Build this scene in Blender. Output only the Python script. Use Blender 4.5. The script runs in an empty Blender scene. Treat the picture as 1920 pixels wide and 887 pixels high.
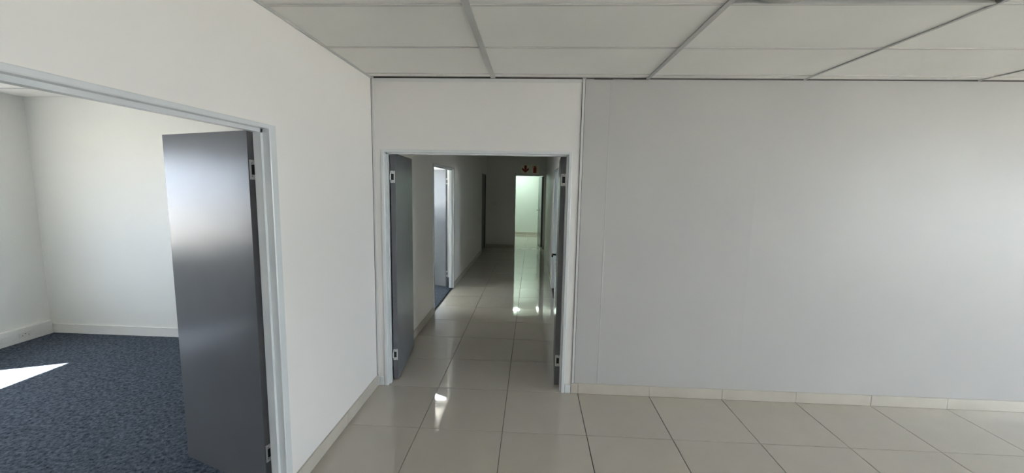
import bpy, bmesh, math, random
from mathutils import Vector, Matrix
random.seed(7)
S = bpy.context.scene
C = S.collection

# ------------------------------------------------------------------ camera
F_PX, YAW, PITCH, ROLL, EYE = 772.7, 0.04833, 0.12154, 0.01859, 1.7454
def camera():
    cy, sy, cp, sp = math.cos(YAW), math.sin(YAW), math.cos(PITCH), math.sin(PITCH)
    fw = Vector((-sy*cp, cy*cp, -sp)); r = Vector((cy, sy, 0)); u = r.cross(fw)
    cr, sr = math.cos(ROLL), math.sin(ROLL)
    r2 = cr*r + sr*u; u2 = -sr*r + cr*u
    cam = bpy.data.cameras.new('camera'); o = bpy.data.objects.new('camera', cam); C.objects.link(o)
    cam.sensor_fit = 'HORIZONTAL'; cam.sensor_width = 36; cam.lens = 36*F_PX/1920
    cam.clip_start = 0.02; cam.clip_end = 300
    m = Matrix((r2, u2, -fw)).transposed().to_4x4(); m.translation = (0, 0, EYE)
    o.matrix_world = m; S.camera = o
camera()

# ------------------------------------------------------------------ world, sun, exposure
SUN_EL, SUN_AZ = math.radians(54.2), math.radians(25.1)   # light travels towards +X,+Y at this azimuth
SKY, SUN, EXPO = 0.6, 6.0, 5.65
w = bpy.data.worlds.new('sky'); S.world = w; w.use_nodes = True
nt = w.node_tree; nt.nodes.clear()
bg = nt.nodes.new('ShaderNodeBackground'); bg.inputs[1].default_value = SKY
wo = nt.nodes.new('ShaderNodeOutputWorld')
bg.inputs[0].default_value = (.85, .96, 1.13, 1)      # bright, evenly hazy sky
nt.links.new(bg.outputs[0], wo.inputs[0])
sl = bpy.data.lights.new('sun', 'SUN'); sl.energy = SUN; sl.angle = math.radians(0.53); sl.color = (1, .96, .9)
so = bpy.data.objects.new('sun', sl); C.objects.link(so)
sd = Vector((math.cos(SUN_AZ)*math.cos(SUN_EL), math.sin(SUN_AZ)*math.cos(SUN_EL), -math.sin(SUN_EL)))
so.rotation_euler = sd.to_track_quat('-Z', 'Y').to_euler(); so.location = (-20, -10, 30)
S.view_settings.view_transform = 'Standard'; S.view_settings.look = 'None'
S.view_settings.gamma = 1; S.view_settings.exposure = EXPO; S.view_settings.use_curve_mapping = False
cy = S.cycles
cy.use_denoising = True; cy.max_bounces = 12; cy.diffuse_bounces = 8; cy.glossy_bounces = 5
cy.transparent_max_bounces = 12; cy.sample_clamp_indirect = 4.0; cy.caustics_reflective = False; cy.caustics_refractive = False

def portal(name, loc, sx, sy, direction):
    l = bpy.data.lights.new(name, 'AREA'); l.shape = 'RECTANGLE'; l.size = sx; l.size_y = sy
    l.cycles.is_portal = True
    o = bpy.data.objects.new(name, l); C.objects.link(o); o.location = loc
    o.rotation_euler = Vector(direction).to_track_quat('-Z', 'Z').to_euler()

# ------------------------------------------------------------------ materials
def mat(name, col, rough=.5, spec=.5, metal=0, coat=0):
    m = bpy.data.materials.new(name); m.use_nodes = True
    b = m.node_tree.nodes['Principled BSDF']
    b.inputs['Base Color'].default_value = (*col, 1); b.inputs['Roughness'].default_value = rough
    b.inputs['Specular IOR Level'].default_value = spec; b.inputs['Metallic'].default_value = metal
    b.inputs['Coat Weight'].default_value = coat
    return m
def nodes(m): return m.node_tree.nodes, m.node_tree.links, m.node_tree.nodes['Principled BSDF']
def add_noise(m, scale, lo, hi, detail=4, bump=0, bscale=None, bdist=.002, stretch=(1, 1, 1), world=True):
    """colour mottling between two tints and a fine bump"""
    N, L, b = nodes(m)
    co = N.new('ShaderNodeNewGeometry').outputs['Position'] if world else N.new('ShaderNodeTexCoord').outputs['Object']
    mp = N.new('ShaderNodeMapping'); mp.inputs['Scale'].default_value = stretch; L.new(co, mp.inputs[0])
    n = N.new('ShaderNodeTexNoise'); n.inputs['Scale'].default_value = scale; n.inputs['Detail'].default_value = detail
    L.new(mp.outputs[0], n.inputs['Vector'])
    r = N.new('ShaderNodeValToRGB'); r.color_ramp.elements[0].position = .3; r.color_ramp.elements[1].position = .7
    r.color_ramp.elements[0].color = (*lo, 1); r.color_ramp.elements[1].color = (*hi, 1)
    L.new(n.outputs['Fac'], r.inputs[0]); L.new(r.outputs[0], b.inputs['Base Color'])
    if bump:
        n2 = N.new('ShaderNodeTexNoise'); n2.inputs['Scale'].default_value = bscale or scale; n2.inputs['Detail'].default_value = 3
        L.new(co, n2.inputs['Vector'])
        bp = N.new('ShaderNodeBump'); bp.inputs['Strength'].default_value = bump; bp.inputs['Distance'].default_value = bdist
        L.new(n2.outputs['Fac'], bp.inputs['Height']); L.new(bp.outputs[0], b.inputs['Normal'])
    return m
M = {}
M['wall'] = add_noise(mat('white_wall_paint', (.76, .745, .725), .42), 1.3, (.77, .745, .72), (.80, .775, .75), 5, .35, 1.6, .01)
M['wall_shaded'] = add_noise(mat('shaded_wall_paint', (.64, .62, .615), .38, .28), 1.3, (.47, .46, .455), (.50, .49, .48), 5, .35, 1.6, .01)  # paint like the partition's, with weaker light on this wall darkened into it
M['panel_wall'] = add_noise(mat('partition_paint', (.74, .735, .72), .4), 1.0, (.71, .69, .675), (.74, .72, .705), 3)
M['office_wall'] = add_noise(mat('office_paint', (.80, .80, .76), .48), .9, (.78, .78, .745), (.81, .81, .775), 3, .2, 1.2, .006)
M['far_wall'] = add_noise(mat('far_room_paint', (.75, .78, .75), .5), .9, (.73, .77, .74), (.77, .80, .77), 3)
M['frame'] = add_noise(mat('light_grey_enamel', (.66, .68, .69), .25), 2, (.64, .66, .67), (.68, .70, .71), 3)
M['door'] = add_noise(mat('grey_door_enamel', (.17, .175, .185), .25, .36), 3, (.145, .15, .16), (.155, .16, .17), 3, .25, 9, .002)
M['dooredge'] = add_noise(mat('dark_grey_door_edge', (.13, .13, .14), .4), 8, (.12, .12, .13), (.14, .14, .15), 3)
M['steel'] = add_noise(mat('zinc_hinge_steel', (.68, .68, .66), .35, .5, .35), 30, (.64, .64, .62), (.72, .72, .70), 3)
M['black'] = add_noise(mat('black_recess', (.012, .012, .013), .6), 20, (.010, .010, .011), (.015, .015, .016), 2)
M['black_metal'] = add_noise(mat('black_lever_metal', (.03, .03, .032), .35, .5, .6), 20, (.025, .025, .027), (.035, .035, .037), 2)
M['grout'] = add_noise(mat('grey_grout', (.12, .11, .10), .9), 30, (.10, .092, .083), (.14, .13, .12), 3)
M['ceil'] = add_noise(mat('ceiling_board', (.76, .75, .72), .8), 2.2, (.81, .80, .77), (.85, .84, .81), 6, .5, 140, .001)
M['tee'] = add_noise(mat('painted_ceiling_tee', (.50, .50, .49), .5), 4, (.46, .46, .45), (.54, .54, .53), 3)
M['tee_light'] = add_noise(mat('pale_cross_tee', (.64, .63, .61), .5), 4, (.61, .60, .58), (.67, .66, .64), 3)
M['gap_shade_chips'] = add_noise(mat('painted_gap_shade_and_chips', (.06, .055, .05), .7), 12, (.05, .046, .042), (.08, .073, .066), 3)  # dark colour painting the shade of thin gaps, also used for brown chips
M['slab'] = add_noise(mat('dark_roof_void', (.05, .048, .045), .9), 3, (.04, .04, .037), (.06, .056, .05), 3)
M['skirt'] = add_noise(mat('cream_skirting_tile', (.50, .46, .40), .3), 5, (.48, .44, .38), (.53, .49, .43), 4)
M['trim'] = add_noise(mat('painted_cover_strip', (.66, .66, .65), .35), 3, (.63, .63, .62), (.66, .665, .665), 3)
M['plastic'] = add_noise(mat('white_plastic', (.74, .74, .70), .35), 6, (.72, .72, .68), (.76, .76, .72), 3)
M['ground'] = add_noise(mat('pale_paving', (.20, .19, .18), .9), .6, (.19, .18, .165), (.25, .24, .22), 4)
M['render'] = add_noise(mat('outside_render', (.55, .53, .50), .9), 1.5, (.50, .48, .45), (.60, .58, .55), 4)
M['sign'] = add_noise(mat('cream_sign_board', (.88, .87, .70), .4), 8, (.86, .85, .68), (.90, .89, .72), 2)
M['red'] = add_noise(mat('red_sign_print', (.26, .008, .014), .4), 8, (.24, .007, .012), (.28, .009, .016), 2)
M['alu'] = add_noise(mat('white_window_frame', (.7, .7, .7), .35), 6, (.68, .68, .68), (.72, .72, .72), 2)
# floor tile: polished beige grey porcelain with a small tone shift from tile to tile
def tile_mat():
    m = mat('polished_porcelain_tile', (.44, .41, .37), .07, .6, 0, .5); N, L, b = nodes(m)
    oi = N.new('ShaderNodeObjectInfo'); g = N.new('ShaderNodeNewGeometry')
    n = N.new('ShaderNodeTexNoise'); n.inputs['Scale'].default_value = 5; n.inputs['Detail'].default_value = 6
    L.new(g.outputs['Position'], n.inputs['Vector'])
    a = N.new('ShaderNodeMath'); a.operation = 'MULTIPLY_ADD'; a.inputs[1].default_value = .35
    L.new(oi.outputs['Random'], a.inputs[0])
    s = N.new('ShaderNodeMath'); s.operation = 'MULTIPLY'; s.inputs[1].default_value = .65
    L.new(n.outputs['Fac'], s.inputs[0]); L.new(s.outputs[0], a.inputs[2])
    r = N.new('ShaderNodeValToRGB')
    r.color_ramp.elements[0].position = .2; r.color_ramp.elements[1].position = .8
    r.color_ramp.elements[0].color = (.48, .44, .38, 1); r.color_ramp.elements[1].color = (.52, .48, .42, 1)
    L.new(a.outputs[0], r.inputs[0]); L.new(r.outputs[0], b.inputs['Base Color'])
    n2 = N.new('ShaderNodeTexNoise'); n2.inputs['Scale'].default_value = 2.5; L.new(g.outputs['Position'], n2.inputs['Vector'])
    mr = N.new('ShaderNodeMapRange'); mr.inputs['To Min'].default_value = .012; mr.inputs['To Max'].default_value = .04
    L.new(n2.outputs['Fac'], mr.inputs[0]); L.new(mr.outputs[0], b.inputs['Roughness']); b.inputs['Coat Roughness'].default_value = .012
    return m
M['tile'] = tile_mat()
def carpet_mat():
    m = mat('charcoal_needlepunch_carpet', (.02, .022, .027), .95, .15); N, L, b = nodes(m)
    g = N.new('ShaderNodeNewGeometry')
    n1 = N.new('ShaderNodeTexNoise'); n1.inputs['Scale'].default_value = 42; n1.inputs['Detail'].default_value = 8; n1.inputs['Roughness'].default_value = .75
    L.new(g.outputs['Position'], n1.inputs['Vector'])
    r = N.new('ShaderNodeValToRGB'); r.color_ramp.elements[0].position = .34; r.color_ramp.elements[1].position = .74
    r.color_ramp.elements[0].color = (.006, .009, .014, 1); r.color_ramp.elements[1].color = (.17, .205, .26, 1)
    L.new(n1.outputs['Fac'], r.inputs[0]); L.new(r.outputs[0], b.inputs['Base Color'])
    n2 = N.new('ShaderNodeTexNoise'); n2.inputs['Scale'].default_value = 260; n2.inputs['Detail'].default_value = 3
    L.new(g.outputs['Position'], n2.inputs['Vector'])
    bp = N.new('ShaderNodeBump'); bp.inputs['Strength'].default_value = .8; bp.inputs['Distance'].default_value = .004
    L.new(n2.outputs['Fac'], bp.inputs['Height']); L.new(bp.outputs[0], b.inputs['Normal'])
    return m
M['carpet'] = carpet_mat()
def glass_mat(name, tint):
    m = bpy.data.materials.new(name); m.use_nodes = True; N = m.node_tree.nodes; L = m.node_tree.links; N.clear()
    t = N.new('ShaderNodeBsdfTransparent'); g = N.new('ShaderNodeBsdfGlossy'); g.inputs['Roughness'].default_value = .02
    t.inputs[0].default_value = (*tint, 1)
    mx = N.new('ShaderNodeMixShader'); mx.inputs[0].default_value = .07; o = N.new('ShaderNodeOutputMaterial')
    L.new(t.outputs[0], mx.inputs[1]); L.new(g.outputs[0], mx.inputs[2]); L.new(mx.outputs[0], o.inputs[0])
    return m
M['glass'] = glass_mat('thin_window_glass', (.93, .95, .94)); M['dim_glass'] = glass_mat('added_dimming_glass', (.66, .665, .665))  # second glass: tint added to cut the daylight in the office
def lamp_mat(strength):
    m = mat('lit_opal_lamp', (.9, .95, .9), .4); b = nodes(m)[2]
    b.inputs['Emission Color'].default_value = (.80, 1.0, .86, 1); b.inputs['Emission Strength'].default_value = strength
    return m

# ------------------------------------------------------------------ mesh helpers
def obj(name, bm, m, parent=None, **props):
    me = bpy.data.meshes.new(name); bm.normal_update(); bm.to_mesh(me); bm.free()
    for x in (m if isinstance(m, (list, tuple)) else [m]): me.materials.append(M[x] if isinstance(x, str) else x)
    o = bpy.data.objects.new(name, me); C.objects.link(o)
    if parent: o.parent = parent
    for k, v in props.items(): o[k] = v
    return o
def empty(name, loc=(0, 0, 0), parent=None, **props):
    o = bpy.data.objects.new(name, None); C.objects.link(o); o.location = loc; o.empty_display_size = .05
    if parent: o.parent = parent
    for k, v in props.items(): o[k] = v
    return o
def box(bm, x0, x1, y0, y1, z0, z1, mi=0, bev=0):
    r = bmesh.ops.create_cube(bm, size=1)
    vs = r['verts']
    bmesh.ops.scale(bm, vec=(x1-x0, y1-y0, z1-z0), verts=vs)
    bmesh.ops.translate(bm, vec=((x0+x1)/2, (y0+y1)/2, (z0+z1)/2), verts=vs)
    fs = list({f for v in vs for f in v.link_faces})
    for f in fs: f.material_index = mi
    if bev:
        es = list({e for v in vs for e in v.link_edges})
        r = bmesh.ops.bevel(bm, geom=es, offset=bev, segments=2, affect='EDGES', profile=.5)
        for f in r['faces']: f.material_index = mi
    return bm
def boxes(lst, bev=0):
    bm = bmesh.new()
    for b in lst: box(bm, *b[:6], mi=b[6] if len(b) > 6 else 0, bev=bev)
    return bm
def cyl(bm, c, axis, r, h, seg=16, mi=0, r2=None):
    q = Vector((0, 0, 1)).rotation_difference(Vector(axis).normalized()).to_matrix().to_4x4()
    g = bmesh.ops.create_cone(bm, cap_ends=True, segments=seg, radius1=r, radius2=r if r2 is None else r2, depth=h,
                              matrix=Matrix.Translation(c) @ q)
    for f in {f for v in g['verts'] for f in v.link_faces}: f.material_index = mi
def struct(name, lst, m, label=None, parent=None, bev=0):
    o = obj(name, boxes(lst, bev), m, parent, kind='structure')
    if label: o['label'] = label
    return o

# ------------------------------------------------------------------ dimensions (metres)
XL, YB, ZC, TOP = -1.316, 3.363, 2.588, 2.74
WT = .075                    # partition thickness
XLB = XL - WT                 # office side of the left wall
XR = 8.00                     # window wall of the main room
YF = -3.4                     # wall behind the camera
CX = .365                     # corridor right wall
YE = 11.66                    # corridor end wall
XO = -5.42                    # outer wall of the offices
OY0, OY1 = -1.3, 4.25         # office
A0, A1 = .575, 2.025           # office opening in the left wall
B0, B1 = 5.44, 6.83           # second office opening
E0, E1 = 10.69, 11.53         # dark opening at the corridor end
D0, D1 = -1.222, .283         # double door opening in the partition
R0, R1 = 6.10, 7.02           # right-hand door of the corridor
G0, G1 = -.50, .30            # far doorway
DH = 2.006                   # opening height

# ------------------------------------------------------------------ setting: walls
struct('wall_left', [(XLB, XL, YF, A0, 0, TOP), (XLB, XL, A0, A1, DH, TOP), (XLB, XL, A1, B0, 0, TOP),
                     (XLB, XL, B0, B1, DH, TOP), (XLB, XL, B1, E0, 0, TOP), (XLB, XL, E0, E1, 2.055, TOP), (XLB, XL, E1, YE, 0, TOP)],
       'wall', 'white painted wall on the left running from the room into the corridor')
struct('wall_partition', [(XL, D0, YB, YB+.1, 0, TOP), (D1, CX, YB, YB+.1, 0, TOP), (D0, D1, YB, YB+.1, DH, TOP)],
       'panel_wall', 'white partition panels around the double doorway')
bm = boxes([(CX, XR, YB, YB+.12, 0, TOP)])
wb = obj('wall_back', bm, 'wall_shaded', kind='structure', label='long blank white painted wall right of the double doorway')
def bead(x, wd, t):           # skimmed board joint standing slightly proud of the wall
    bm = bmesh.new()
    zs = [.095 + i*(2.57-.095)/24 for i in range(25)]
    vs = []
    for z in zs:
        k = random.uniform(.6, 1.0)
        vs.append([bm.verts.new((x-wd*k, YB+.0005, z)), bm.verts.new((x+random.uniform(-.001, .001), YB-t*k, z)), bm.verts.new((x+wd*k, YB+.0005, z))])
    for a, b in zip(vs, vs[1:]):
        bm.faces.new((a[0], a[1], b[1], b[0])); bm.faces.new((a[1], a[2], b[2], b[1]))
    obj('board_joint', bm, 'wall_shaded', wb)
bead(.588, .010, .002); bead(1.75, .06, .0009)
def window_wall_x(name, x0, x1, ya, yb, wins, m, label):
    l = []; y = ya
    for a, b, z0, z1 in wins:
        l += [(x0, x1, y, a, 0, TOP), (x0, x1, a, b, 0, z0), (x0, x1, a, b, z1, TOP)]; y = b
    l.append((x0, x1, y, yb, 0, TOP))
    return struct(name, l, m, label)
OW = .25
AW, BW = [(.95, 3.02, .95, 2.05)], [(4.6, 6.6, 1.12, 2.05)]
RW = [(-3.2, -1.2, .3, 2.4), (-.60, .50, 1.10, 2.05), (.75, 1.50, .20, 2.20)]
RD = [(4.2, 5.6, .85, 2.10)]
window_wall_x('wall_outer_left', XO-OW, XO, OY0, 7.7, AW+BW, 'office_wall', 'office outer wall with the window openings')
window_wall_x('wall_right', XR, XR+.15, YF, 9.0, RW+RD, 'wall', 'window wall at the right of the room')
struct('wall_front', [(XLB, XR+.15, YF-.15, YF, 0, TOP)], 'wall', 'blank wall behind the viewer')
struct('wall_corridor_right', [(CX, CX+.11, YB+.12, R0, 0, TOP), (CX, CX+.11, R0, R1, DH, TOP), (CX, CX+.11, R1, YE, 0, TOP)], 'wall',
       'white right-hand wall of the corridor')
struct('wall_corridor_end', [(-3.2, G0, YE, YE+.12, 0, TOP), (G1, 1.9, YE, YE+.12, 0, TOP), (G0, G1, YE, YE+.12, 2.05, TOP)], 'wall',
       'white wall closing the far end of the corridor')
struct('wall_office_back', [(XO, XLB, OY1, OY1+.1, 0, TOP)], 'office_wall', 'white back wall of the carpeted office')
struct('wall_office_front', [(XO, XLB, OY0-.1, OY0, 0, TOP)], 'office_wall', 'office wall beside the doorway, behind the viewer')
HX0, HX1, HZ0, HZ1, HY = -2.7, -1.60, 2.02, 2.52, 7.60     # high strip window of the second office
struct('wall_office_side', [(XO, HX0, HY, HY+.1, 0, TOP), (HX1, XLB, HY, HY+.1, 0, TOP), (HX0, HX1, HY, HY+.1, 0, HZ0), (HX0, HX1, HY, HY+.1, HZ1, TOP)], 'office_wall',
       'back wall of the second office with a high strip window')
struct('wall_store_front', [(-3.2, XLB, 9.5, 9.6, 0, TOP)], 'wall', 'front wall of the unlit store')
struct('wall_store', [(-3.2, -3.1, 9.6, YE+.12, 0, TOP)], 'wall', 'wall of the unlit store at the corridor end')
struct('wall_side_room', [(CX+.11, XR, 9.0, 9.1, 0, TOP)], 'wall', 'back wall of the room right of the corridor')
struct('wall_far_room', [(XLB, 1.9, 14.95, 15.05, 0, TOP), (XLB, XLB+.08, YE+.12, 14.95, 0, TOP), (1.82, 1.9, YE+.12, 14.95, 0, TOP)], 'far_wall',
       'pale wall of the lit room beyond the corridor')

# ------------------------------------------------------------------ ground and floors
struct('ground', [(-40, 40, -40, 40, -.32, -.22)], 'ground', 'pale paved ground outside the building')
fl = struct('floor', [(XLB-.0, XR+.15, YF-.15, YB+.11, -.2, -.012), (XLB, CX+.12, YB+.11, YE+.12, -.2, -.012), (XLB, 1.9, YE+.12, 15.05, -.2, -.012)], 'grout',
            'polished beige grey floor tiles with thin dark joints')
TX, TY, TS, GAP = -.1772, 3.354, .6, .0045
tile_mesh = {}
def lay_tile(x0, x1, y0, y1):
    k = (round(x1-x0, 3), round(y1-y0, 3))
    if min(k) < .012: return
    if k not in tile_mesh:
        bm = boxes([(-k[0]/2, k[0]/2, -k[1]/2, k[1]/2, -.012, 0)])
        es = [e for e in bm.edges if all(v.co.z > -.001 for v in e.verts)]
        bmesh.ops.bevel(bm, geom=es, offset=.0012, segments=1, affect='EDGES')
        me = bpy.data.meshes.new('floor_tile'); bm.to_mesh(me); bm.free(); me.materials.append(M['tile']); tile_mesh[k] = me
    o = bpy.data.objects.new('floor_tile', tile_mesh[k]); C.objects.link(o); o.parent = fl
    o.location = ((x0+x1)/2, (y0+y1)/2, 0)
def lay(xa, xb, ya, yb):
    for i in range(math.floor((xa-TX)/TS), math.ceil((xb-TX)/TS)):
        for j in range(math.floor((ya-TY)/TS), math.ceil((yb-TY)/TS)):
            x0, x1 = max(xa, TX+i*TS+GAP/2), min(xb, TX+(i+1)*TS-GAP/2)
            y0, y1 = max(ya, TY+j*TS+GAP/2), min(yb, TY+(j+1)*TS-GAP/2)
            if x1 > x0 and y1 > y0: lay_tile(x0, x1, y0, y1)
lay(XL, XR, -1.45, YB-.001)
lay(XL, CX, YB-.001, YE)
lay(-1.34, 1.8, YE, 14.94)
struct('floor_room_end', [(XL, XR, YF, -1.4505, -.012, 0)], 'tile', 'polished floor behind the viewer')
struct('floor_office', [(XO-.0, XLB, OY0, OY1, -.2, .004)], 'carpet', 'charcoal blue carpet of the office')
struct('floor_threshold_office', [(XLB, XL-.035, A0, A1, -.012, .004)], 'carpet', 'carpet edge in the office doorway')
struct('floor_office_second', [(XO, XLB, OY1+.1, HY, -.2, .004), (XLB, XL-.03, B0, B1, -.012, .004)], 'carpet', 'dark carpet of the second office')
struct('floor_store', [(-3.1, XLB, 9.6, YE, -.2, .0), (XLB, XL, E0, E1, -.012, 0)], 'tile', 'floor of the unlit store')
struct('floor_side_room', [(CX+.12, XR, YB+.12, 9.0, -.2, .004), (CX+.03, CX+.12, R0, R1, -.012, .004)], 'carpet', 'dark carpet of the room right of the corridor')

# ------------------------------------------------------------------ skirtings
def skirting_x(name, x0, x1, y, ny, label, h=.09, t=.012, m='skirt', offs=TX):
    e = empty(name, ((x0+x1)/2, y, 0), kind='structure', label=label)
    xs = [x0] + [offs+k*TS for k in range(-12, 14) if x0+.02 < offs+k*TS < x1-.02] + [x1]
    for a, b in zip(xs, xs[1:]):
        bm = boxes([(a+.0012, b-.0012, min(y, y+ny*t), max(y, y+ny*t), .0005, h)], .0015)
        bmesh.ops.translate(bm, vec=(-(x0+x1)/2, -y, 0), verts=bm.verts)
        obj('skirting_tile', bm, m, e)
def skirting_y(name, y0, y1, x, nx, label, h=.09, t=.012, m='skirt', offs=TY):
    e = empty(name, (x, (y0+y1)/2, 0), kind='structure', label=label)
    ys = [y0] + [offs+k*TS for k in range(-14, 22) if y0+.02 < offs+k*TS < y1-.02] + [y1]
    for a, b in zip(ys, ys[1:]):
        bm = boxes([(min(x, x+nx*t), max(x, x+nx*t), a+.0012, b-.0012, .0005, h)], .0015)
        bmesh.ops.translate(bm, vec=(-x, -(y0+y1)/2, 0), verts=bm.verts)
        obj('skirting_tile', bm, m, e)
skirting_x('baseboard_back', CX-.004, XR-.013, YB, -1, 'cream skirting tiles along the blank wall')
skirting_y('baseboard_left', A1+.052, YB-.001, XL, 1, 'cream skirting tiles between the two doorways')
skirting_y('baseboard_right', YF, YB-.013, XR, -1, 'cream skirting tiles under the windows')
skirting_y('baseboard_corridor_left', YB+.102, B0-.052, XL, 1, 'cream skirting tiles on the near left corridor wall')
skirting_y('baseboard_corridor_left_far', B1+.052, E0-.004, XL, 1, 'cream skirting tiles on the far left corridor wall')
skirting_y('baseboard_corridor_right', YB+.125, R0-.052, CX, -1, 'cream skirting tiles on the near right corridor wall')
skirting_y('baseboard_corridor_right_far', R1+.052, YE-.013, CX, -1, 'cream skirting tiles on the far right corridor wall')
skirting_x('baseboard_end', XL, G0-.005, YE, -1, 'cream skirting tiles left of the far doorway')
skirting_x('baseboard_end_right', G1+.008, CX, YE, -1, 'cream skirting tiles right of the far doorway')
skirting_x('baseboard_far_room', -1.34, 1.8, 14.95, -1, 'cream skirting tiles in the lit far room')
struct('baseboard_office', [(XO, XLB, OY1-.016, OY1, .004, .105), (XO, XLB, OY1-.02, OY1, .098, .108)], 'office_wall', 'white painted skirting board in the office', bev=.002)
struct('baseboard_partition', [(XL+.026, D0-.03, YB-.010, YB, .001, .075), (D1+.03, CX-.006, YB-.010, YB, .001, .075)], 'frame', 'short grey skirting pieces beside the double door frame', bev=.0015)

# ------------------------------------------------------------------ ceiling: slab, boards and tees
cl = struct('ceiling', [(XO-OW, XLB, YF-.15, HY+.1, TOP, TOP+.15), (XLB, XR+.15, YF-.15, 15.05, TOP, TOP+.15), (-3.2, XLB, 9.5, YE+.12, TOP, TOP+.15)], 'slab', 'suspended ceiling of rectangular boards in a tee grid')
cx0, cy0 = -.334, 3.2463
CXS = [XL] + [cx0+1.2*i for i in range(2)] + [cx0+2.4-.03, cx0+3.6+.025] + [XR]
CYS = [YB-.006] + [cy0-.6*i for i in range(13)]
CYS = [y for y in CYS if y > YF+.1] + [YF+.002]
for i, (a, b) in enumerate(zip(CXS, CXS[1:])):
    for j, (y1, y0) in enumerate(zip(CYS, CYS[1:])):
        g = .004; dz = random.uniform(0, .0015)
        bm = boxes([(a+g, b-g, y0+g, y1-g, ZC+.003+dz, ZC+.015+dz)])
        if (i, j) == (2, 3):    # a board lifted off its tee along the far edge, leaving a dark gap
            for v in bm.verts:
                if v.co.y > (y0+y1)/2: v.co.z += .004; v.co.y -= .030
        if j == 0:              # the narrow cut row stops short of the wall in places
            gap = {0: .024, 1: .018, 2: .013, 3: .010, 4: .008}[i]
            for v in bm.verts:
                if v.co.y > (y0+y1)/2: v.co.y -= gap
        bmesh.ops.translate(bm, vec=(-(a+b)/2, -(y0+y1)/2, 0), verts=bm.verts)
        o = obj('ceiling_board', bm, 'ceil', cl); o.location = ((a+b)/2, (y0+y1)/2, 0)
for i, x in enumerate(CXS[1:-1]):
    wd = [.019, .014, .008, .007][i]
    obj('main_tee', boxes([(x-wd, x+wd, YF+.01, YB-.01, ZC-.004, ZC+.002), (x-.002, x+.002, YF+.01, YB-.01, ZC+.002, ZC+.04)]), 'tee', cl)
for j, y in enumerate(CYS[1:-1]):
    for i, (a, b) in enumerate(zip(CXS, CXS[1:])):
        wd = .010 if j else .005
        obj('cross_tee', boxes([(a+.012, b-.012, y-wd, y+wd, ZC-.002, ZC+.002), (a+.012, b-.012, y-.0015, y+.0015, ZC+.002, ZC+.03)]), 'tee_light', cl)
obj('wall_angle', boxes([(XL, XL+.008, YF, YB-.02, ZC-.010, ZC+.002)]), 'tee', cl)
# peeled facing of the loose board
bm = bmesh.new(); n = 12; vs = []
for k in range(n+1):
    t = k/n; x = 1.0+.19*t; zz = ZC+.006-.014*math.sin(math.pi*t)
    vs.append([bm.verts.new((x, 2.020, zz)), bm.verts.new((x+.01, 1.90, ZC+.004-.006*math.sin(math.pi*t)))])
for a, b in zip(vs, vs[1:]): bm.faces.new((a[0], a[1], b[1], b[0]))
bmesh.ops.solidify(bm, geom=bm.faces[:], thickness=.0015)
obj('peeling_board_facing', bm, 'plastic', cl, label='curled white facing peeling off a ceiling board')
struct('ceiling_corridor', [(XL, CX, YB+.1, YE, ZC+.003, ZC+.015)], 'ceil', 'flat ceiling of the corridor')
struct('ceiling_far_room', [(-1.34, 1.82, YE+.12, 14.95, ZC+.003, ZC+.015)], 'ceil', 'ceiling of the lit far room')
struct('ceiling_second_office', [(XO, XLB, OY1+.1, HY, ZC+.003, ZC+.015)], 'ceil', 'ceiling of the second office')
struct('ceiling_side_room', [(CX+.11, XR, YB+.12, 9.0, ZC+.003, ZC+.015)], 'ceil', 'ceiling of the room right of the corridor')
struct('ceiling_store', [(-3.1, XLB, 9.6, YE, ZC+.003, ZC+.015)], 'ceil', 'ceiling of the unlit store')
co = empty('ceiling_office', (-3.4, 1.5, ZC), kind='structure', label='suspended ceiling boards of the carpeted office')
xs = [XO+.002, XO+.62, XO+1.82, XO+3.02, XLB-.002]; ys = [OY0+.002]+[OY0+.35+.6*k for k in range(9)]+[OY1-.004]
for a, b in zip(xs, xs[1:]):
    for c, d in zip(ys, ys[1:]):
        bm = boxes([(a+.003, b-.003, c+.003, d-.003, ZC+.003, ZC+.015)])
        bmesh.ops.translate(bm, vec=(3.4, -1.5, -ZC), verts=bm.verts); obj('ceiling_board', bm, 'ceil', co)
for x in xs[1:-1]:
    bm = boxes([(x-.011, x+.011, OY0+.01, OY1-.01, ZC-.002, ZC+.002)]); bmesh.ops.translate(bm, vec=(3.4, -1.5, -ZC), verts=bm.verts); obj('main_tee', bm, 'tee', co)
for y in ys[1:-1]:
    bm = boxes([(XO+.01, XLB-.01, y-.009, y+.009, ZC-.0015, ZC+.002)]); bmesh.ops.translate(bm, vec=(3.4, -1.5, -ZC), verts=bm.verts); obj('cross_tee', bm, 'tee', co)

# ------------------------------------------------------------------ trims of the partition
struct('trim_1', [(XL, XL+.004, YB-.0085, YB-.002, 0, ZC-.008, 1), (XL+.004, XL+.022, YB-.008, YB, .0, ZC-.012), (XL+.010, XL+.018, YB-.011, YB-.007, .0, ZC-.012)], ['trim', 'gap_shade_chips'], 'slim corner cover strip where the partition meets the left wall')  # dark edge strip paints the shade of the corner gap
struct('trim_2', [(CX+.001, CX+.004, YB-.004, YB, .092, ZC-.004, 1), (CX+.004, CX+.022, YB-.009, YB, .092, ZC-.004), (CX+.022, CX+.026, YB-.003, YB, .092, ZC-.004, 1)], ['trim', 'gap_shade_chips'],  # thin dark edges paint the shade beside the cover strip
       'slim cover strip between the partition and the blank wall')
struct('trim_3', [(XL+.024, CX-.002, YB-.007, YB, ZC-.030, ZC-.006), (XL+.024, CX, YB-.006, YB, ZC-.006, ZC+.006, 1)], ['trim', 'gap_shade_chips'], 'slim cover strip with painted gap shade along the top of the partition')  # second piece paints the shade of the gap under the ceiling
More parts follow.
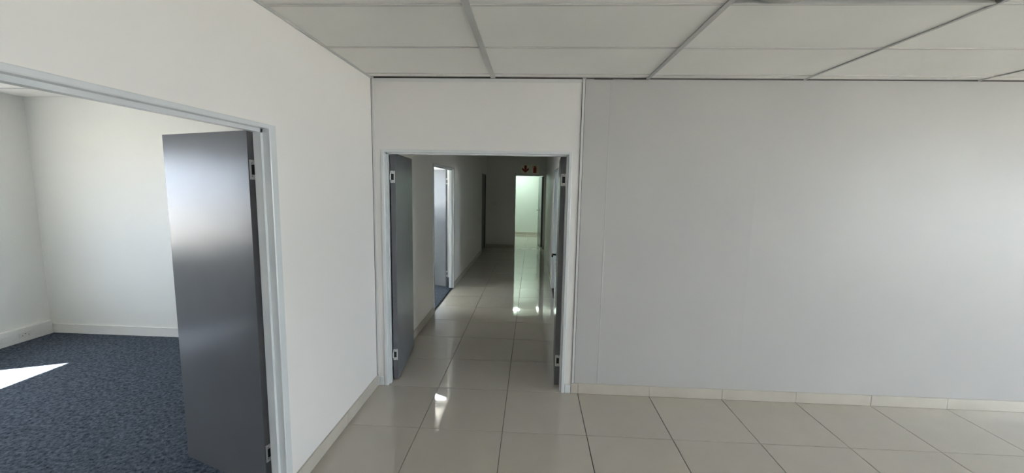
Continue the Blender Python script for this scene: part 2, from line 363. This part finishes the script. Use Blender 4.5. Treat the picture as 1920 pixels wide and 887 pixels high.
struct('ceiling_gap_shade_and_chips', [(CX+.03, XR-.01, YB-.003, YB, ZC-.003, ZC+.004), (.457, .600, YB-.008, YB, ZC-.006, ZC+.003), (.752, .870, YB-.010, YB, ZC-.005, ZC+.004)], 'gap_shade_chips', 'painted gap shade and brown chips between the blank wall and the ceiling')  # long strip paints the ceiling gap's shade, short pieces are chipped edges

# ------------------------------------------------------------------ windows (out of view, they let the daylight in)
def window_x(n, x, y0, y1, z0, z1, label, lights=3, side=1, glass='glass'):
    fr = empty('window_%d' % n, (x, (y0+y1)/2, z0), kind='structure', label=label)
    cyy = (y0+y1)/2; f = .045
    L = [(-.025, .025, y0-cyy, y1-cyy, 0, f), (-.025, .025, y0-cyy, y1-cyy, z1-z0-f, z1-z0)]
    for k in range(lights+1):
        yy = y0+f/2+(y1-y0-f)*k/lights-cyy
        L.append((-.025, .025, yy-f/2, yy+f/2, f, z1-z0-f))
    obj('window_frame', boxes(L), 'alu', fr)
    for k in range(lights):
        a = y0+f/2+(y1-y0-f)*k/lights-cyy+f/2; b = y0+f/2+(y1-y0-f)*(k+1)/lights-cyy-f/2
        obj('pane', boxes([(-.003, .003, a, b, f, z1-z0-f)]), glass, fr)
    portal('window_portal', (x - side*.05, (y0+y1)/2, (z0+z1)/2), z1-z0, y1-y0, (-side, 0, 0))
wn = 1
for a, b, z0, z1 in AW: window_x(wn, XO-OW+.03, a, b, z0, z1, 'unseen white framed window of the carpeted office with added dimming glass', 3, -1, 'dim_glass'); wn += 1
for a, b, z0, z1 in BW: window_x(wn, XO-OW+.03, a, b, z0, z1, 'unseen white framed window of the second office', 3, -1); wn += 1
for a, b, z0, z1 in RW: window_x(wn, XR+.10, a, b, z0, z1, 'unseen white framed window in the right wall of the room', 2); wn += 1
for a, b, z0, z1 in RD: window_x(wn, XR+.10, a, b, z0, z1, 'unseen white framed window of the room right of the corridor', 2); wn += 1

fr = empty('window_%d' % wn, ((HX0+HX1)/2, HY+.06, HZ0), kind='structure', label='high strip window at the back of the second office')
hw, hh, f = (HX1-HX0)/2, HZ1-HZ0, .04
obj('window_frame', boxes([(-hw, hw, -.025, .025, 0, f), (-hw, hw, -.025, .025, hh-f/2, hh), (-hw, -hw+f, -.025, .025, f, hh-f/2), (hw-f/2, hw, -.025, .025, f, hh-f/2), (-f/2, f/2, -.025, .025, f, hh-f/2)]), 'alu', fr)
for x0, x1 in ((-hw+f, -f/2), (f/2, hw-f/2)): obj('pane', boxes([(x0, x1, -.003, .003, f, hh-f/2)]), 'glass', fr)
portal('window_portal', ((HX0+HX1)/2, HY+.01, (HZ0+HZ1)/2), HX1-HX0, HZ1-HZ0, (0, -1, 0))

# ------------------------------------------------------------------ doors
LT = .043
def extrude(bm, profile, p0, p1, u, v):
    """sweep a closed 2D profile (list of (a,b) in axes u,v) from p0 to p1"""
    p0, p1, u, v = Vector(p0), Vector(p1), Vector(u), Vector(v)
    A = [bm.verts.new(p0+u*a+v*b) for a, b in profile]; B = [bm.verts.new(p1+u*a+v*b) for a, b in profile]
    n = len(profile)
    for i in range(n): bm.faces.new((A[i], A[(i+1) % n], B[(i+1) % n], B[i]))
    bm.faces.new(A[::-1]); bm.faces.new(B)
# profile of a pressed steel frame: a = outwards from the opening (+) / into it (-), b = depth through the wall
def frame_profile(T, face=.05, inn=.020):
    return [(face, .001), (face, -.007), (face-.003, -.009), (.001, -.009), (-.003, -.006), (-.003, .028), (-inn, .028), (-inn, .064), (-.005, .066),
            (-.005, T+.002), (face*.7, T+.002), (face*.7, T-.001), (.0005, T-.001), (.0005, .001)]
def steel_frame(parent, o, along, depth, W, H, T, **kw):
    """o: floor corner of the opening on the seen face, along: unit vector across the opening, depth: into the wall"""
    o, along, depth = Vector(o), Vector(along), Vector(depth); pr = frame_profile(T, **kw); up = Vector((0, 0, 1)); bm = bmesh.new()
    fc = .019                         # the head shows a narrower face than the jambs
    extrude(bm, pr, o+up*.0, o+up*(H+fc), -along, depth)
    extrude(bm, pr, o+along*W, o+along*W+up*(H+fc), along, depth)
    extrude(bm, frame_profile(T, fc, kw.get('inn', .02)), o+up*H, o+up*H+along*W, up, depth)
    bmesh.ops.recalc_face_normals(bm, faces=bm.faces[:])
    bmesh.ops.translate(bm, vec=-Vector(parent.location), verts=bm.verts)
    return obj('door_frame', bm, 'frame', parent, label='light grey pressed steel door frame')
def hinge(leaf, z, t):
    """flag hinge on the hinge edge (local x = 0); t is the signed thickness"""
    y0, y1 = sorted((t*.12, t*1.02)); h = .05; e = -.0025
    ya, yb = y0+(y1-y0)*.24, y0+(y1-y0)*.86
    if t < 0: ya, yb = y0+(y1-y0)*.14, y0+(y1-y0)*.76
    bm = boxes([(e, .0, y0, y1, z-h, z-h*.52, 0), (e, 0, y0, y1, z+h*.52, z+h, 0), (e, 0, y0, ya, z-h*.52, z+h*.52, 0), (e, 0, yb, y1, z-h*.52, z+h*.52, 0),
                (e*.4, 0, ya, yb, z-h*.52, z+h*.52, 1)])
    for zz in (-.9, -.68, .68, .9):
        yy = y0+(y1-y0)*(.3 if abs(zz) > .8 else .68)
        cyl(bm, (e-.0004, yy, z+h*zz*.98), (1, 0, 0), .0028, .001, 10, 1)
    cyl(bm, (e-.004, t*1.04, z), (0, 0, 1), .0055, h*1.04, 12, 0)
    obj('hinge', bm, ['steel', 'black'], leaf, label='zinc plated hinge with a dark centre')
def leaf(parent, corner, ang, side, W, H=2.001, hinges=(1.805, .235), z0=.012, t=LT):
    """corner: seen face corner at the hinge edge; ang: direction of the leaf; side: +1/-1 thickness side"""
    ty = side*t; y0, y1 = sorted((0, ty))
    bm = boxes([(0, W, y0, y1, 0, H-z0)])
    for f in bm.faces:
        if abs(f.normal.y) < .5: f.material_index = 1
    bmesh.ops.bevel(bm, geom=bm.edges[:], offset=.0012, segments=1, affect='EDGES')
    o = obj('door_leaf', bm, ['door', 'dooredge'], parent, label='smooth grey painted door leaf')
    o.location = Vector((corner[0], corner[1], z0)) - Vector(parent.location); o.rotation_euler = (0, 0, math.radians(ang))
    for z in hinges: hinge(o, z-z0, ty)
    return o
def jamb_plates(frame, pts, dirn, depth):
    d, q = Vector(dirn), Vector(depth); bm = bmesh.new()
    for p in pts:
        p = Vector(p); sx = abs(q.x)*.016+abs(d.x)*.0012; sy = abs(q.y)*.016+abs(d.y)*.0012
        box(bm, p.x-sx, p.x+sx, p.y-sy, p.y+sy, p.z-.025, p.z+.025)
        for k in (-1, 1): cyl(bm, p+q*.006*k+Vector((0, 0, .012*k))+d*.0014, d, .0026, .001, 10, 1)
    bmesh.ops.translate(bm, vec=-Vector(frame.parent.location), verts=bm.verts)
    obj('hinge_plate', bm, ['frame', 'black'], frame)
def lever(lf, x, z, s, plate='steel', lev='black_metal', inward=-1, face=0.0):
    """lever handle on the face y = face; s: side it sticks out to"""
    y = face
    bm = boxes([(x-.021, x+.021, min(y, y+s*.005), max(y, y+s*.005), z-.17, z+.045)], .0015)
    for zz in (-.055, -.095):
        cyl(bm, (x, y+s*.0055, z+zz), (0, 1, 0), .007, .003, 12, 1)
    cyl(bm, (x, y+s*.0055, z-.14), (0, 1, 0), .003, .003, 8, 1)
    p = obj('lock_plate', bm, [plate, 'black'], lf)
    bm = bmesh.new(); cyl(bm, (x, y+s*.022, z), (0, 1, 0), .009, .036, 14)
    cyl(bm, (x+inward*.05, y+s*.042, z), (1, 0, 0), .0085, .118, 14, 0, .007)
    cyl(bm, (x, y+s*.042, z), (0, 1, 0), .0115, .012, 14)
    obj('lever_handle', bm, lev, lf, label='dark lever handle')

# door 1: office doorway in the left wall
d1 = empty('door_1', (XL, A1, 0), kind='structure', label='grey double door standing open into the carpeted office')
f1 = steel_frame(d1, (XL, A0, 0), (0, 1, 0), (-1, 0, 0), A1-A0, DH, WT)
leaf(d1, (-1.452, 2.058), 159.5, -1, .728)
jamb_plates(f1, [(-1.376, A1-.0045, 1.805), (-1.376, A1-.0045, .235)], (0, -1, 0), (1, 0, 0))
# door 2: double doorway in the partition
d2 = empty('door_2', ((D0+D1)/2, YB, 0), kind='structure', label='grey double door standing open into the corridor')
f2 = steel_frame(d2, (D0, YB, 0), (1, 0, 0), (0, 1, 0), D1-D0, DH, .1, face=.025, inn=.016)
leaf(d2, (-1.164, 3.470), 95.6, 1, .72)
r = leaf(d2, (.226, 3.470), 87.6, -1, .72)
lever(r, .655, 1.055, 1)
# door 3: second office off the corridor
d3 = empty('door_3', (XL, B1, 0), kind='structure', label='grey door standing open into the second office')
f3 = steel_frame(d3, (XL, B0, 0), (0, 1, 0), (-1, 0, 0), B1-B0, DH, WT)
leaf(d3, (-1.452, B1+.02), 151, -1, .738)
jamb_plates(f3, [(-1.376, B1-.0045, 1.805), (-1.376, B1-.0045, .235)], (0, -1, 0), (1, 0, 0))
# door 4: right-hand side of the corridor
d4 = empty('door_4', (CX, R1, 0), kind='structure', label='grey door standing open on the right of the corridor')
f4 = steel_frame(d4, (CX, R1, 0), (0, -1, 0), (1, 0, 0), R1-R0, DH, .11)
leaf(d4, (CX+.135, R1+.025), 8, 1, .80)
# door 5: far doorway
d5 = empty('door_5', (G0, YE, 0), kind='structure', label='grey door standing open into the lit far room')
bm = boxes([(0, .012, 0, .12, 0, 2.05), (G1-G0-.012, G1-G0, 0, .12, 0, 2.05), (.012, G1-G0-.012, 0, .12, 2.038, 2.05)])
obj('door_frame', bm, 'dooredge', d5, label='slim dark door frame')
l5 = leaf(d5, (G1-.050, YE+.135), 96, -1, .79, 2.03, ())
lever(l5, .725, 1.03, 1)
obj('door_sign', boxes([(.69, .77, 0, .002, 1.37, 1.44, 0), (.70, .76, .002, .003, 1.40, 1.435, 1)]), ['plastic', 'red'], l5)

# door 6: dark closed door in the left wall at the corridor end
d6 = empty('door_6', (XL, E0, 0), kind='structure', label='dark closed door in the left wall at the corridor end')
obj('door_frame', boxes([(-.074, .004, .0, .03, 0, 2.055), (-.074, .004, E1-E0-.03, E1-E0, 0, 2.055), (-.074, .004, .03, E1-E0-.03, 2.025, 2.055)]), 'dooredge', d6)
obj('door_leaf', boxes([(-.060, -.022, .032, E1-E0-.032, .008, 2.022)], .001), 'dooredge', d6)

# ------------------------------------------------------------------ office: power skirting trunking with outlets
tk = empty('power_trunking', (XO, 1.4, .004), label='white power trunking along the foot of the office window wall', category='trunking')
Lk = OY1-.022-(OY0+.01); y0 = OY0+.01-1.4; y1 = y0+Lk
obj('trunking_body', boxes([(0, .045, y0, y1, 0, .15)], .003), 'office_wall', tk)
for za, zb in ((.006, .046), (.052, .098), (.104, .144)): obj('trunking_cover', boxes([(.045, .050, y0+.002, y1-.002, za, zb)], .0015), 'office_wall', tk)
for yy in (3.97, 3.72, 2.2, .6):
    o = obj('outlet_plate', boxes([(.050, .056, yy-1.4-.055, yy-1.4+.055, .048, .102)], .0015), 'plastic', tk)
    for k in (-.028, 0, .028):
        bm = bmesh.new(); cyl(bm, (.0565, yy-1.4+k, .07 if k else .085), (1, 0, 0), .004, .001, 10)
        obj('socket_hole', bm, 'black', o)

# ------------------------------------------------------------------ corridor end: signs and light switch
def sign(x, label, shape):
    e = empty('safety_sign', (x, YE-.004, 2.10), label=label, category='sign')
    obj('sign_board', boxes([(-.122, .122, 0, .004, 0, .245)], .001), 'sign', e)
    bm = bmesh.new()
    for poly in shape:
        vs = [bm.verts.new((a, -.0012, b)) for a, b in poly]; f = bm.faces.new(vs)
    bmesh.ops.recalc_face_normals(bm, faces=bm.faces[:])
    r = bmesh.ops.extrude_face_region(bm, geom=bm.faces[:]); bmesh.ops.translate(bm, vec=(0, .001, 0), verts=[g for g in r['geom'] if isinstance(g, bmesh.types.BMVert)])
    bmesh.ops.recalc_face_normals(bm, faces=bm.faces[:])
    obj('sign_symbol', bm, 'red', e)
arrow = [[(-.034, .225), (-.034, .125), (.034, .125), (.034, .225)],
         [(-.092, .170), (-.092, .105), (0, .025), (0, .085)], [(0, .085), (0, .025), (.092, .105), (.092, .170)],
         [(-.034, .125), (0, .085), (.034, .125)]]
ext = [[(-.045, .022), (.045, .022), (.045, .165), (.03, .182), (-.03, .182), (-.045, .165)],
       [(-.016, .182), (.016, .182), (.016, .205), (-.016, .205)],
       [(-.06, .212), (-.055, .200), (-.016, .196), (.055, .206), (.055, .216), (-.016, .216)],
       [(-.078, .165), (-.068, .165), (-.055, .200), (-.06, .212)]]
sign(-.222, 'cream safety sign with a red down arrow above the far doorway', arrow)
sign(.040, 'cream safety sign with a red fire extinguisher above the far doorway', ext)
e = empty('light_switch', (-1.05, YE-.010, 1.19), label='white light switch plate on the dark corridor end wall', category='switch')
obj('switch_plate', boxes([(-.05, .05, 0, .010, 0, .125)], .002), 'plastic', e)
obj('rocker', boxes([(-.018, .018, -.005, .0, .04, .09)], .0015), 'plastic', e)

# ------------------------------------------------------------------ far room: round ceiling lamp
lp = empty('ceiling_lamp', (-.50, 14.05, ZC+.003), label='round white ceiling lamp lit in the far room', category='lamp')
bm = bmesh.new(); cyl(bm, (0, 0, -.015), (0, 0, 1), .15, .03, 32); obj('lamp_base', bm, 'plastic', lp)
bm = bmesh.new(); bmesh.ops.create_uvsphere(bm, u_segments=28, v_segments=14, radius=.135)
for v in bm.verts: v.co.z = v.co.z*.4-.03
obj('lamp_diffuser', bm, lamp_mat(2.9), lp)
for o in bpy.data.objects:
    if o.type == 'MESH' and o.name.startswith(('lamp_', 'lever')):
        for p in o.data.polygons: p.use_smooth = True
